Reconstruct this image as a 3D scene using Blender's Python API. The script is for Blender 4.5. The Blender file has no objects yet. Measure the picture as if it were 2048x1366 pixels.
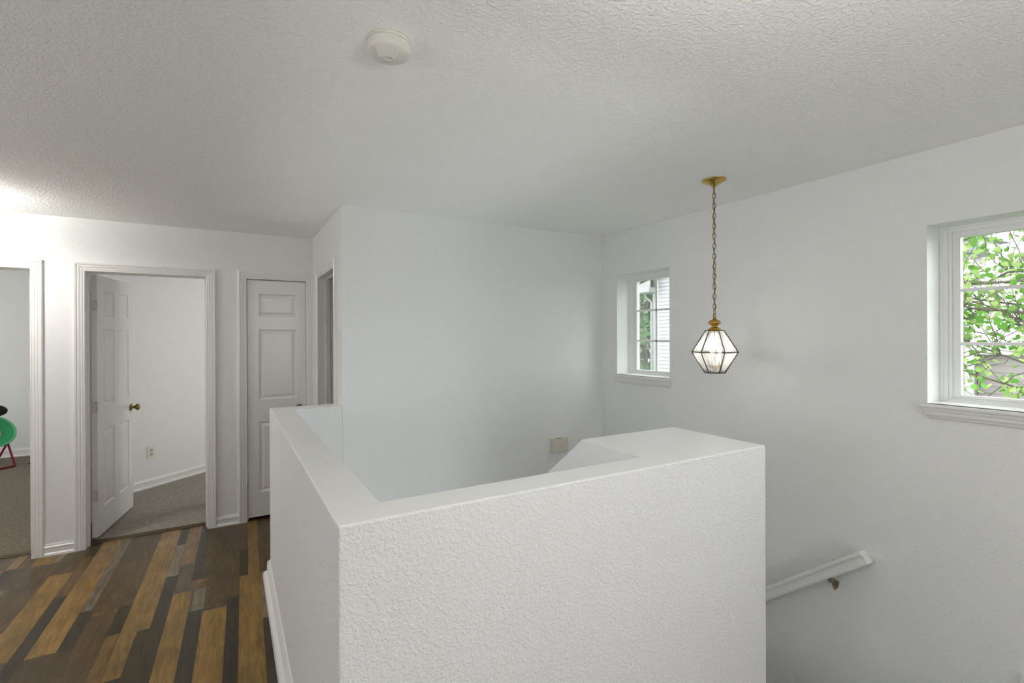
import bpy, bmesh, math, random
import mathutils
from math import sin, cos, pi, radians as R
from mathutils import Vector
SC = bpy.context.scene
COL = SC.collection
# ------------------------------------------------------------------ camera
cd = bpy.data.cameras.new('camera'); cam = bpy.data.objects.new('camera', cd); COL.objects.link(cam)
cd.sensor_width = 36.0; cd.lens = 36.0 * 980.46 / 2048
cd.shift_y = -(683 - 672.15) / 2048
cd.clip_start = 0.02
cam.location = (0, 0, 1.56)
cam.rotation_mode = 'XYZ'
from mathutils import Matrix
cam.matrix_world = Matrix.Translation((0, 0, 1.56)) @ Matrix.Rotation(R(-30.04), 4, 'Z') @ Matrix.Rotation(R(90), 4, 'X') @ Matrix.Rotation(R(-.248), 4, 'Z')
SC.camera = cam
# ------------------------------------------------------------------ exposure, world
SC.view_settings.view_transform = 'Standard'; SC.view_settings.look = 'None'
SC.view_settings.exposure = 0.06; SC.view_settings.gamma = 1.0
SC.view_settings.use_curve_mapping = False
wd = bpy.data.worlds.new('world'); SC.world = wd; wd.use_nodes = True
bg = wd.node_tree.nodes['Background']; bg.inputs[0].default_value = (.93, .965, 1, 1); bg.inputs[1].default_value = 1.7
SC.cycles.max_bounces = 10; SC.cycles.diffuse_bounces = 6; SC.cycles.transparent_max_bounces = 24
SC.cycles.sample_clamp_indirect = 6
SC.cycles.caustics_reflective = False; SC.cycles.caustics_refractive = False
def area(name, loc, rot, sx, sy, power, color):
    l = bpy.data.lights.new(name, 'AREA'); l.shape = 'RECTANGLE'; l.size = sx; l.size_y = sy
    l.energy = power; l.color = color
    o = bpy.data.objects.new(name, l); COL.objects.link(o); o.location = loc; o.rotation_euler = rot
    return o
# daylight at the bedroom window, the sky, and fill lights added for brightness
LW = dict(lower=16, lamp_hall=80, fill_landing=52, pendant=22, bedroom=13, room=17, world=4, sun=9)
bg.inputs[1].default_value = LW['world']
sun = bpy.data.lights.new('bright_side_of_sky', 'SUN'); sun.energy = LW['sun']; sun.angle = R(75); sun.color = (1, 1, 1)
so = bpy.data.objects.new('bright_side_of_sky', sun); COL.objects.link(so)
so.rotation_euler = Vector((-.80, .50, -.62)).to_track_quat('-Z', 'Y').to_euler()
area('daylight_bedroom', (-4.24, 6.9, 1.4), (0, R(-90), 0), 1.2, 1.5, LW['bedroom'], (1, .955, .90))
area('fill_second_bedroom', (2.06, 5.75, 1.4), (0, R(90), 0), 1.2, 1.3, LW['room'], (1, .99, .955))  # added fill panel on a wall without a window
# added fill panel over the lower flight, shining up at the ceiling
area('fill_up_stairwell', (.86, 1.72, -2.05), (R(180), 0, 0), .9, .6, LW['lower'], (.92, .96, 1))
# ------------------------------------------------------------------ materials
def mat(name, color, rough=.5, metal=0, spec=.5, bump=None, noise=None):
    m = bpy.data.materials.new(name); m.use_nodes = True; nt = m.node_tree; b = nt.nodes['Principled BSDF']
    b.inputs['Base Color'].default_value = (*color, 1); b.inputs['Roughness'].default_value = rough
    b.inputs['Metallic'].default_value = metal; b.inputs['Specular IOR Level'].default_value = spec
    tc = nt.nodes.new('ShaderNodeTexCoord')
    if bump:   # (scale, strength, distance, detail)
        n = nt.nodes.new('ShaderNodeTexNoise'); n.inputs['Scale'].default_value = bump[0]; n.inputs['Detail'].default_value = bump[3]
        nt.links.new(tc.outputs['Object'], n.inputs['Vector'])
        bp = nt.nodes.new('ShaderNodeBump'); bp.inputs['Strength'].default_value = bump[1]; bp.inputs['Distance'].default_value = bump[2]
        nt.links.new(n.outputs['Fac'], bp.inputs['Height']); nt.links.new(bp.outputs[0], b.inputs['Normal'])
    if noise:  # (scale, color2, lo, hi)
        n = nt.nodes.new('ShaderNodeTexNoise'); n.inputs['Scale'].default_value = noise[0]; n.inputs['Detail'].default_value = 5
        nt.links.new(tc.outputs['Object'], n.inputs['Vector'])
        r = nt.nodes.new('ShaderNodeMapRange'); r.inputs[1].default_value = noise[2]; r.inputs[2].default_value = noise[3]
        nt.links.new(n.outputs['Fac'], r.inputs[0])
        mx = nt.nodes.new('ShaderNodeMix'); mx.data_type = 'RGBA'
        mx.inputs[6].default_value = (*color, 1); mx.inputs[7].default_value = (*noise[1], 1)
        nt.links.new(r.outputs[0], mx.inputs[0]); nt.links.new(mx.outputs[2], b.inputs['Base Color'])
    return m
def plaster(name, color, scale, dist, rough=.55):
    """orange-peel sprayed drywall: two noise sizes pushed through a ramp"""
    m = mat(name, color, rough, spec=.35); nt = m.node_tree; b = nt.nodes['Principled BSDF']
    tc = nt.nodes.new('ShaderNodeTexCoord')
    n = nt.nodes.new('ShaderNodeTexNoise'); n.inputs['Scale'].default_value = scale; n.inputs['Detail'].default_value = 2.5; n.inputs['Distortion'].default_value = .6
    nt.links.new(tc.outputs['Object'], n.inputs['Vector'])
    r = nt.nodes.new('ShaderNodeMapRange'); r.inputs[1].default_value = .4; r.inputs[2].default_value = .68; r.interpolation_type = 'SMOOTHSTEP'
    nt.links.new(n.outputs['Fac'], r.inputs[0])
    bp = nt.nodes.new('ShaderNodeBump'); bp.inputs['Strength'].default_value = .8; bp.inputs['Distance'].default_value = dist
    nt.links.new(r.outputs[0], bp.inputs['Height']); nt.links.new(bp.outputs[0], b.inputs['Normal'])
    return m
M = {}
M['wall'] = plaster('wall_paint', (.845, .85, .84), 95, .0009)
M['knee'] = plaster('half_wall_paint', (.835, .84, .84), 105, .0014)
M['cap'] = mat('smooth_cap_paint', (.87, .87, .86), .45, spec=.35, bump=(60, .25, .001, 2))
M['ceil'] = plaster('ceiling_paint', (.95, .95, .935), 75, .0022, .7)
M['trim'] = mat('white_gloss_trim', (.83, .825, .81), .28)
M['door'] = mat('white_gloss_door', (.80, .795, .775), .24, bump=(8, .05, .002, 2))
M['vinyl'] = mat('white_vinyl', (.84, .84, .83), .35)
M['brass'] = mat('polished_brass', (.55, .37, .09), .22, 1)
M['oldbrass'] = mat('antique_brass', (.26, .19, .07), .35, 1)
M['darkbrass'] = mat('dark_brass_came', (.06, .045, .018), .5, .3)
M['nickel'] = mat('worn_nickel', (.42, .38, .28), .3, 1)
M['paintedhinge'] = mat('painted_hinge', (.66, .65, .60), .35)
M['plastic'] = mat('ivory_plastic', (.80, .78, .72), .4)
M['plasticdark'] = mat('dark_slot', (.12, .11, .1), .6)
M['chime'] = mat('beige_chime_plastic', (.66, .62, .54), .5)
M['carpet_b'] = mat('beige_carpet', (.29, .245, .19), .95, spec=.1, bump=(230, 1, .01, 4), noise=(55, (.20, .17, .13), .35, .65))
M['carpet_g'] = mat('grey_carpet', (.47, .44, .385), .95, spec=.1, bump=(230, 1, .01, 4), noise=(55, (.34, .31, .265), .35, .65))
M['threshold'] = mat('dark_threshold_strip', (.07, .045, .02), .4)
M['rubber'] = mat('black_fabric', (.006, .006, .007), .8)
M['greencloth'] = mat('green_fabric', (.03, .33, .13), .75, bump=(300, .3, .002, 2))
M['greenpipe'] = mat('light_green_piping', (.12, .50, .25), .7)
M['pinkcloth'] = mat('pink_print', (.55, .08, .12), .75)
M['tancloth'] = mat('tan_print', (.62, .42, .30), .75)
M['redtube'] = mat('red_painted_tube', (.30, .008, .03), .35)
M['bark'] = mat('grey_bark', (.12, .10, .085), .9, bump=(60, .8, .01, 4))
M['siding'] = mat('white_vinyl_siding', (.44, .435, .45), .6)
M['extwhite'] = mat('white_exterior_paint', (.50, .50, .50), .6)
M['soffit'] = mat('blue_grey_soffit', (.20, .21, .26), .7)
M['pinksiding'] = mat('dusty_pink_siding', (.27, .235, .235), .75)
M['shingle'] = mat('grey_roof_shingle', (.2, .195, .22), .9, bump=(40, .6, .01, 3))
M['grass'] = mat('lawn', (.07, .13, .03), .95, noise=(3, (.10, .18, .05), .3, .7))
def leaf_mat(name, c1, c2, trans=.4):
    m = bpy.data.materials.new(name); m.use_nodes = True; nt = m.node_tree; nt.nodes.clear()
    out = nt.nodes.new('ShaderNodeOutputMaterial'); at = nt.nodes.new('ShaderNodeAttribute'); at.attribute_name = 'tone'
    mx = nt.nodes.new('ShaderNodeMix'); mx.data_type = 'RGBA'; mx.inputs[6].default_value = (*c1, 1); mx.inputs[7].default_value = (*c2, 1)
    nt.links.new(at.outputs['Fac'], mx.inputs[0])
    d = nt.nodes.new('ShaderNodeBsdfDiffuse'); t = nt.nodes.new('ShaderNodeBsdfTranslucent'); ms = nt.nodes.new('ShaderNodeMixShader'); ms.inputs[0].default_value = trans
    nt.links.new(mx.outputs[2], d.inputs[0]); nt.links.new(mx.outputs[2], t.inputs[0])
    nt.links.new(d.outputs[0], ms.inputs[1]); nt.links.new(t.outputs[0], ms.inputs[2]); nt.links.new(ms.outputs[0], out.inputs[0])
    return m
M['leaf_near'] = leaf_mat('bright_green_leaf', (.11, .27, .05), (.42, .52, .22), .5)
M['leaf_far'] = leaf_mat('soft_green_leaf', (.13, .26, .13), (.34, .48, .27), .45)
def glass(name, tint, white, gloss):
    """thin clear pane: mostly see-through, a sky reflection at grazing angles, a little milky body"""
    m = bpy.data.materials.new(name); m.use_nodes = True; nt = m.node_tree; nt.nodes.clear()
    out = nt.nodes.new('ShaderNodeOutputMaterial'); tr = nt.nodes.new('ShaderNodeBsdfTransparent'); tr.inputs[0].default_value = (*tint, 1)
    gl = nt.nodes.new('ShaderNodeBsdfGlossy'); gl.inputs['Roughness'].default_value = .02
    fr = nt.nodes.new('ShaderNodeFresnel'); fr.inputs[0].default_value = 1.45
    ml = nt.nodes.new('ShaderNodeMath'); ml.operation = 'MULTIPLY'; ml.inputs[1].default_value = gloss
    nt.links.new(fr.outputs[0], ml.inputs[0])
    a = nt.nodes.new('ShaderNodeMixShader'); nt.links.new(ml.outputs[0], a.inputs[0]); nt.links.new(tr.outputs[0], a.inputs[1]); nt.links.new(gl.outputs[0], a.inputs[2])
    tl = nt.nodes.new('ShaderNodeBsdfTranslucent'); tl.inputs[0].default_value = (.95, .94, .92, 1)
    b = nt.nodes.new('ShaderNodeMixShader'); b.inputs[0].default_value = white
    nt.links.new(a.outputs[0], b.inputs[1]); nt.links.new(tl.outputs[0], b.inputs[2]); nt.links.new(b.outputs[0], out.inputs[0])
    return m
M['pane'] = glass('window_glass', (.97, .985, .975), .0, .6)
M['lantern_glass'] = glass('clear_lantern_glass', (.98, .98, .98), .24, 1.0)
M['lantern_bevel'] = glass('bevelled_glass_edge', (.86, .86, .86), .20, 1.4)
def emit(name, color, strength):
    m = bpy.data.materials.new(name); m.use_nodes = True; nt = m.node_tree; nt.nodes.clear()
    out = nt.nodes.new('ShaderNodeOutputMaterial'); e = nt.nodes.new('ShaderNodeEmission'); e.inputs[0].default_value = (*color, 1); e.inputs[1].default_value = strength
    nt.links.new(e.outputs[0], out.inputs[0]); return m
M['bulb'] = emit('lit_candle_bulb', (1, .96, .90), 40)
M['globe_hall'] = emit('lit_hall_globe', (1, .965, .92), LW['lamp_hall'])
M['fill_globe_landing'] = emit('added_landing_globe', (1, .985, .965), LW['fill_landing'])
def wood():
    m = bpy.data.materials.new('mixed_tone_plank_floor'); m.use_nodes = True; nt = m.node_tree; b = nt.nodes['Principled BSDF']
    at = nt.nodes.new('ShaderNodeAttribute'); at.attribute_name = 'tone'
    rn = nt.nodes.new('ShaderNodeAttribute'); rn.attribute_name = 'seed'
    tc = nt.nodes.new('ShaderNodeTexCoord')
    off = nt.nodes.new('ShaderNodeVectorMath'); off.operation = 'ADD'
    nt.links.new(tc.outputs['Object'], off.inputs[0]); nt.links.new(rn.outputs['Vector'], off.inputs[1])
    def noise(scale, det, dist):
        mp = nt.nodes.new('ShaderNodeMapping'); mp.inputs['Scale'].default_value = scale
        nt.links.new(off.outputs[0], mp.inputs['Vector'])
        n = nt.nodes.new('ShaderNodeTexNoise'); n.inputs['Scale'].default_value = 1; n.inputs['Detail'].default_value = det; n.inputs['Distortion'].default_value = dist
        nt.links.new(mp.outputs[0], n.inputs['Vector']); return n
    fine = noise((190, 9, 1), 4, .3); broad = noise((26, 3.2, 1), 4, 1.6); blot = noise((9, 5, 1), 3, .4)
    def rng(n, a, c, lo, hi):
        r = nt.nodes.new('ShaderNodeMapRange'); r.inputs[1].default_value = a; r.inputs[2].default_value = c; r.inputs[3].default_value = lo; r.inputs[4].default_value = hi
        nt.links.new(n.outputs['Fac'], r.inputs[0]); return r
    f1 = rng(fine, .3, .7, .80, 1.15); f2 = rng(broad, .3, .7, .68, 1.22); f3 = rng(blot, .3, .7, .78, 1.2)
    m1 = nt.nodes.new('ShaderNodeMath'); m1.operation = 'MULTIPLY'; nt.links.new(f1.outputs[0], m1.inputs[0]); nt.links.new(f2.outputs[0], m1.inputs[1])
    m2 = nt.nodes.new('ShaderNodeMath'); m2.operation = 'MULTIPLY'; nt.links.new(m1.outputs[0], m2.inputs[0]); nt.links.new(f3.outputs[0], m2.inputs[1])
    vm = nt.nodes.new('ShaderNodeVectorMath'); vm.operation = 'SCALE'; nt.links.new(at.outputs['Color'], vm.inputs[0]); nt.links.new(m2.outputs[0], vm.inputs['Scale'])
    nt.links.new(vm.outputs[0], b.inputs['Base Color'])
    b.inputs['Roughness'].default_value = .3; b.inputs['Specular IOR Level'].default_value = .3
    bp = nt.nodes.new('ShaderNodeBump'); bp.inputs['Strength'].default_value = .25; bp.inputs['Distance'].default_value = .001
    nt.links.new(fine.outputs['Fac'], bp.inputs['Height']); nt.links.new(bp.outputs[0], b.inputs['Normal'])
    return m
M['wood'] = wood()
# ------------------------------------------------------------------ mesh helpers
class MB:
    def __init__(s): s.v = []; s.f = []; s.mi = []; s.sm = []
    def add(s, vs, fs, mi=0, smooth=False):
        k = len(s.v); s.v += [tuple(v) for v in vs]
        for f in fs: s.f.append(tuple(i + k for i in f)); s.mi.append(mi); s.sm.append(smooth)
    def box(s, x0, x1, y0, y1, z0, z1, mi=0):
        s.add([(x0,y0,z0),(x1,y0,z0),(x1,y1,z0),(x0,y1,z0),(x0,y0,z1),(x1,y0,z1),(x1,y1,z1),(x0,y1,z1)],
              [(0,3,2,1),(4,5,6,7),(0,1,5,4),(1,2,6,5),(2,3,7,6),(3,0,4,7)], mi)
    def prism(s, pts, axis, a, b, mi=0):
        """polygon pts (2-D) extruded along axis between a and b"""
        def P(p, t): return {'x': (t, p[0], p[1]), 'y': (p[0], t, p[1]), 'z': (p[0], p[1], t)}[axis]
        n = len(pts); s.add([P(p, a) for p in pts] + [P(p, b) for p in pts],
              [tuple(range(n-1, -1, -1)), tuple(range(n, 2*n))] + [(i, (i+1) % n, n + (i+1) % n, n + i) for i in range(n)], mi)
    def lathe(s, prof, c, n=24, mi=0, axis='z', smooth=True):
        vs = []; fs = []
        for (r, h) in prof:
            for k in range(n):
                a = 2*pi*k/n; u, w = r*cos(a), r*sin(a)
                vs.append({'z': (c[0]+u, c[1]+w, c[2]+h), 'y': (c[0]+u, c[1]+h, c[2]+w), 'x': (c[0]+h, c[1]+u, c[2]+w)}[axis])
        for i in range(len(prof)-1):
            for k in range(n): fs.append((i*n+k, i*n+(k+1) % n, (i+1)*n+(k+1) % n, (i+1)*n+k))
        s.add(vs, fs, mi, smooth)
    def tube(s, pts, r, n=8, mi=0, closed=False):
        P = [Vector(p) for p in pts]; m = len(P); vs = []; fs = []; rr = r if isinstance(r, (list, tuple)) else [r]*m
        prev = None
        for i in range(m):
            if closed: t = P[(i+1) % m] - P[i-1]
            else: t = P[min(i+1, m-1)] - P[max(i-1, 0)]
            t.normalize()
            if prev is None:
                ref = Vector((0,0,1)) if abs(t.z) < .9 else Vector((1,0,0)); a = t.cross(ref).normalized()
            else: a = (prev - t*prev.dot(t)).normalized()
            prev = a; b = t.cross(a)
            for k in range(n):
                q = P[i] + a*(rr[i]*cos(2*pi*k/n)) + b*(rr[i]*sin(2*pi*k/n)); vs.append(tuple(q))
        for i in range(m if closed else m-1):
            j = (i+1) % m
            for k in range(n): fs.append((i*n+k, i*n+(k+1) % n, j*n+(k+1) % n, j*n+k))
        if not closed: fs += [tuple(range(n-1, -1, -1)), tuple(range((m-1)*n, m*n))]
        s.add(vs, fs, mi, True)
def org(o):
    v = Vector((0,0,0))
    while o: v += o.location; o = o.parent
    return v
def mk(name, mb, m, parent=None, world=True, bevel=0, loc=None, rotz=0, recalc=True):
    """link one mesh object; with world=True the vertices are in world space and the parent's place is taken off"""
    me = bpy.data.meshes.new(name); o_ = org(parent) if (parent and world) else Vector((0,0,0))
    me.from_pydata([(v[0]-o_.x, v[1]-o_.y, v[2]-o_.z) for v in mb.v], [], mb.f)
    for i, p in enumerate(me.polygons): p.material_index = mb.mi[i]; p.use_smooth = mb.sm[i]
    for x in (m if isinstance(m, (list, tuple)) else [m]): me.materials.append(x)
    if recalc:
        b = bmesh.new(); b.from_mesh(me); bmesh.ops.recalc_face_normals(b, faces=b.faces); b.to_mesh(me); b.free()
    o = bpy.data.objects.new(name, me); COL.objects.link(o)
    if parent: o.parent = parent
    if loc: o.location = loc
    if rotz: o.rotation_euler = (0, 0, rotz)
    if bevel:
        bv = o.modifiers.new('bevel', 'BEVEL'); bv.width = bevel; bv.segments = 3; bv.limit_method = 'ANGLE'; bv.angle_limit = R(40)
    return o
def struct(o): o['kind'] = 'structure'; return o
def tag(o, label, cat, group=None):
    o['label'] = label; o['category'] = cat
    if group: o['group'] = group
    return o
def thing(name, loc, label, cat, group=None):
    o = bpy.data.objects.new(name, None); o.empty_display_size = .1; COL.objects.link(o); o.location = loc
    return tag(o, label, cat, group)
def sempty(name, loc=(0,0,0)):
    o = bpy.data.objects.new(name, None); o.empty_display_size = .1; COL.objects.link(o); o.location = loc; return struct(o)
def wall(mb, axis, pos, thick, u0, u1, z0, z1, holes=()):
    """flat wall in plane axis=pos..pos+thick, running u0..u1, with rectangular holes (ua,ub,za,zb)"""
    def P(u, z, t): return (t, u, z) if axis == 'x' else (u, t, z)
    us = sorted({u0, u1, *[h[0] for h in holes], *[h[1] for h in holes]}); zs = sorted({z0, z1, *[h[2] for h in holes], *[h[3] for h in holes]})
    inh = lambda u, z: any(h[0] < u < h[1] and h[2] < z < h[3] for h in holes)
    a, b = pos, pos + thick; solid = {}
    for i in range(len(us)-1):
        for j in range(len(zs)-1): solid[i, j] = not inh((us[i]+us[i+1])/2, (zs[j]+zs[j+1])/2)
    for (i, j), s_ in solid.items():
        if not s_: continue
        ua, ub, za, zb = us[i], us[i+1], zs[j], zs[j+1]
        mb.add([P(ua,za,a),P(ub,za,a),P(ub,zb,a),P(ua,zb,a)], [(0,1,2,3)]); mb.add([P(ua,za,b),P(ub,za,b),P(ub,zb,b),P(ua,zb,b)], [(0,3,2,1)])
        for (di, dj, e) in ((-1,0,((ua,za),(ua,zb))), (1,0,((ub,za),(ub,zb))), (0,-1,((ua,za),(ub,za))), (0,1,((ua,zb),(ub,zb)))):
            if not solid.get((i+di, j+dj), False):
                (p, q), (r, t) = e; mb.add([P(p,q,a),P(r,t,a),P(r,t,b),P(p,q,b)], [(0,1,2,3)])
def weld(o):
    b = bmesh.new(); b.from_mesh(o.data); bmesh.ops.remove_doubles(b, verts=b.verts, dist=1e-5); bmesh.ops.recalc_face_normals(b, faces=b.faces); b.to_mesh(o.data); b.free(); return o
# ------------------------------------------------------------------ the setting
Yd, Ym, Ymb, Xc, Xw, Yf, Yfi, Xk, Xki = 4.709, 3.399, 3.543, .657, 2.895, 1.241, 1.368, .229, .364
Xlr, Xli, Ylb, Hk, Zc = 1.937, 1.356, 1.729, 1.10, 2.44
LOW = -2.75
DH = 2.053
D1 = (-1.975, -1.213); D2 = (-.915, -.156); D3 = (.134, .598); D4 = (3.665, 4.385)
W1 = (2.62, 3.20); W2 = (.44, 1.036); WZ = (1.23, 2.08)
# walls
b = MB(); wall(b, 'y', Yd, .12, -2.72, Xc+.12, 0, Zc, [(D1[0]-.02, D1[1]+.02, -.001, DH+.02), (D2[0]-.02, D2[1]+.02, -.001, DH+.02), (D3[0]-.02, D3[1]+.02, -.001, DH+.02)])
struct(weld(mk('wall_far', b, M['wall'])))
b = MB(); wall(b, 'x', Xc, .12, Ymb-.004, Yd, 0, Zc, [(D4[0]-.02, D4[1]+.02, -.001, DH+.02)])
struct(weld(mk('wall_side', b, M['wall'])))
b = MB(); b.box(Xc, Xw, Ym, Ymb, 0, Zc); b.box(Xki, Xw, Ym, Ymb, LOW, -.0005)
b.add([(Xki, Ym, 0),(Xc,Ym,0),(Xc,Ym,-.01),(Xki,Ym,-.01)], [(0,1,2,3)])
struct(mk('wall_back_stairwell', b, M['wall']))
b = MB(); wall(b, 'x', Xw, .17, -1.95, Ymb, LOW, Zc, [(W1[0], W1[1], *WZ), (W2[0], W2[1], *WZ)])
struct(weld(mk('wall_right', b, M['wall'])))
b = MB(); wall(b, 'x', -2.72, .12, -1.95, Yd, 0, Zc, [(.5, 1.9, .8, 2.0)]); struct(weld(mk('wall_left', b, M['wall'])))
b = MB(); wall(b, 'y', -1.92, .12, -2.6, Xw, 0, Zc, [(.6, 1.7, .25, 2.0)]); struct(weld(mk('wall_near', b, M['wall'])))
# the half wall round the stairwell, one solid with a wide ledge at its right end
foot = [(Xk,Yf),(Xlr,Yf),(Xlr,Ylb),(Xli,Ylb),(Xli,Yfi),(Xki,Yfi),(Xki,Ym),(Xc,Ym),(Xc,Ymb),(Xk,Ymb)]
b = MB(); b.prism(foot, 'z', -.32, Hk); o = mk('wall_half_height', b, [M['knee'], M['cap']])
sl = .77   # the divider between the two flights slopes down from the ledge
b = MB(); b.prism([(Ylb-.06, Hk-.2), (Ylb-.06, Hk), (Ylb, Hk), (Ylb+1.05, Hk-1.05*sl), (Ylb+1.05, LOW), (Ylb-.06, LOW)], 'x', Xli, Xlr)
o2 = mk('divider', b, M['knee'])
bo = o.modifiers.new('join', 'BOOLEAN'); bo.operation = 'UNION'; bo.object = o2; bo.solver = 'EXACT'
dg = bpy.context.evaluated_depsgraph_get(); me2 = bpy.data.meshes.new_from_object(o.evaluated_get(dg)); o.modifiers.clear(); o.data = me2
bpy.data.objects.remove(o2, do_unlink=True)
for p in o.data.polygons: p.material_index = 1 if p.normal.z > .9 and p.center.z > 1 else 0
bv = o.modifiers.new('bevel', 'BEVEL'); bv.width = .006; bv.segments = 3; bv.limit_method = 'ANGLE'; bv.angle_limit = R(40)
struct(o)
b = MB(); b.box(Xk, Xki, Yfi, Ymb, LOW, -.321); b.box(Xk, Xw, Yf, Yfi, LOW, -.9); b.box(Xki, Xlr, Yf, Yfi, -.9, -.321); b.box(Xli, Xlr, Yfi, Ylb-.061, LOW, -.321)
struct(mk('wall_stairwell_lower', b, M['wall']))
b = MB(); b.box(-4.4, 3.07, -1.95, 9.0, Zc, Zc+.15); struct(mk('ceiling', b, M['ceil']))
# bedroom shells seen through the doors
def seg(mb, p, q, t, z0, z1):
    p, q = Vector(p), Vector(q); d = (q-p).normalized(); n = Vector((-d.y, d.x))*t
    mb.prism([tuple(p), tuple(q), tuple(q+n), tuple(p+n)], 'z', z0, z1)
b = MB(); b.box(-4.35, -1.0, 8.80, 8.92, 0, Zc); b.box(-1.11, -1.0, Yd+.12, 8.80, 0, Zc)
wall(b, 'x', -4.35, .12, Yd+.12, 8.80, 0, Zc, [(6.1, 7.7, .8, 2.0)]); b.box(-4.35, -2.72, Yd, Yd+.12, 0, Zc)
struct(mk('wall_bedroom', b, M['wall']))
b = MB(); seg(b, (-1.0, 5.998), (-.236, 6.676), .1, 0, Zc); b.box(-.236, 2.1, 6.676, 6.79, 0, Zc); b.box(2.1, 2.22, Yd+.12, 6.79, 0, Zc)
b.box(Xc+.12, 2.1, Yd, Yd+.12, 0, Zc)
struct(mk('wall_second_bedroom', b, M['wall']))
b = MB(); b.box(-.1, -.02, Yd+.12, 5.45, 0, Zc); b.box(-.02, .75, 5.37, 5.45, 0, Zc); b.box(.70, .78, Yd+.12, 5.37, 0, Zc)
struct(mk('wall_closet', b, M['wall']))
b = MB(); b.box(1.9, 2.0, Ymb, Yd, 0, Zc); struct(mk('wall_bathroom', b, M['wall']))
b = MB(); b.box(-4.23, -1.11, Yd+.118, 8.8, -.1, .012); struct(mk('floor_bedroom_carpet', b, M['carpet_b']))
b = MB(); b.box(-1.0, 2.1, Yd+.118, 6.9, -.1, .012); struct(mk('floor_second_bedroom_carpet', b, M['carpet_g']))
b = MB(); b.box(-.02, .7, Yd+.12, 5.37, -.1, .006); struct(mk('floor_closet', b, M['threshold']))
b = MB(); b.box(Xc, 1.9, Ymb, Yd, -.1, 0.002); struct(mk('floor_bathroom', b, M['carpet_g']))
for nm, (x0, x1) in (('trim_1', D1), ('trim_2', D2)):
    b = MB(); b.prism([(Yd+.098, 0), (Yd+.126, 0), (Yd+.126, .014), (Yd+.12, .019), (Yd+.10, .006)], 'x', x0, x1); struct(mk(nm, b, M['threshold']))
# stairs down along the window wall, the turn and the lower flight
b = MB(); n = 8; run, rise = .235, .188
for i in range(n): b.box(Xlr, Xw, .64 + i*run, .64 + (i+1)*run + .0005, LOW, -rise*(i+1))
b.box(Xki, Xw, .64+n*run, Ym, LOW, -rise*n)
for i in range(6): b.box(Xki, Xli, .64+n*run-(i+1)*run, .64+n*run-i*run, LOW, -rise*(n+i+1))
struct(mk('floor_stairs', b, M['carpet_b']))
# plank floor: traced boards first, then random ones; each board is a face with its own tone
random.seed(4)
TAN = (.25, .145, .038); TN2 = (.22, .13, .038); RED = (.235, .138, .058); BRN = (.092, .056, .024); DRK = (.045, .029, .010)
CHA = (.042, .032, .017); GRY = (.19, .15, .10); GBR = (.105, .074, .045); ORG = (.15, .085, .026)
TR = [(.048,.167,1.2,3.66,TAN),(.167,.30,3.05,3.66,GRY),(.167,.30,1.2,3.05,CHA),(.048,.097,3.66,4.1,DRK),(.048,.097,4.1,4.83,BRN),(.097,.167,3.66,4.83,TN2),(.167,.71,3.66,4.83,BRN),
 (-.135,-.013,1.9,3.30,TAN),(-.013,.048,1.9,3.40,CHA),(-.205,-.135,2.0,3.33,CHA),(-.305,-.205,1.9,3.61,TAN),(-.195,-.132,3.33,3.61,GRY),(-.222,-.132,3.61,3.75,ORG),
 (-.30,-.222,3.61,4.04,GBR),(-.315,-.227,4.04,4.83,RED),(-.227,-.17,3.75,4.83,CHA),(-.17,.048,3.40,4.83,BRN),(-.17,-.013,3.30,3.4,BRN),(-.37,-.305,3.25,3.89,CHA),(-.37,-.315,3.89,4.44,GRY),(-.37,-.315,4.44,4.83,CHA),
 (-.50,-.37,3.255,4.44,TAN),(-.50,-.37,4.44,4.83,RED),(-.56,-.50,3.28,3.60,DRK),(-.69,-.50,3.60,4.83,BRN),(-.68,-.56,3.545,3.605,ORG),(-.68,-.56,2.6,3.545,BRN),(-.56,-.50,2.2,3.28,ORG),
 (-.745,-.68,3.24,3.64,CHA),(-.745,-.69,3.64,4.43,GRY),(-.745,-.69,4.43,4.83,GRY),(-.865,-.745,3.24,4.10,TAN),(-.865,-.745,4.10,4.83,RED),(-.925,-.865,3.25,3.92,CHA),(-.925,-.865,3.92,4.54,ORG),(-.925,-.865,4.54,4.83,DRK),
 (-1.05,-.925,3.26,4.30,TAN),(-1.05,-.925,4.30,4.54,BRN),(-1.22,-1.05,3.6,4.53,BRN),(-1.21,-1.09,4.53,4.83,TN2),(-1.09,-1.05,4.53,4.83,GRY),(-1.05,-.925,4.54,4.83,BRN),
 (-.50,-.425,2.85,3.255,TN2),(-.50,-.425,2.2,2.85,CHA),(-.425,-.305,2.3,3.25,DRK),(-.865,-.68,2.7,3.24,BRN),(-.925,-.865,2.6,3.25,DRK),(-1.05,-.925,2.5,3.26,GBR),
 (-1.28,-1.21,4.2,4.83,BRN),(-1.34,-1.28,4.55,4.83,RED),(-1.34,-1.28,3.9,4.55,CHA),(-1.43,-1.34,3.8,4.56,TN2),(-1.43,-1.34,4.56,4.83,GBR)]
pls = []
def in_tr(x, y): return any(a < x < c and d < y < e for (a, c, d, e, _) in TR)
edges = [-2.7]; k = 0
base_edges = sorted({-1.43,-1.34,-1.28,-1.22,-1.05,-.925,-.865,-.745,-.68,-.56,-.50,-.425,-.37,-.305,-.205,-.135,-.013,.048,.167,.30})
xs = [-2.75]
while xs[-1] < -1.5: xs.append(xs[-1] + random.choice((.06, .12, .07, .18)))
xs = [x for x in xs if x < -1.47] + base_edges
x = .30
while x < 2.9: x += random.choice((.06, .12, .07, .18)); xs.append(x)
ALL = [TAN, TAN, BRN, BRN, CHA, GRY, GBR, DRK, TN2, ORG]
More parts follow.
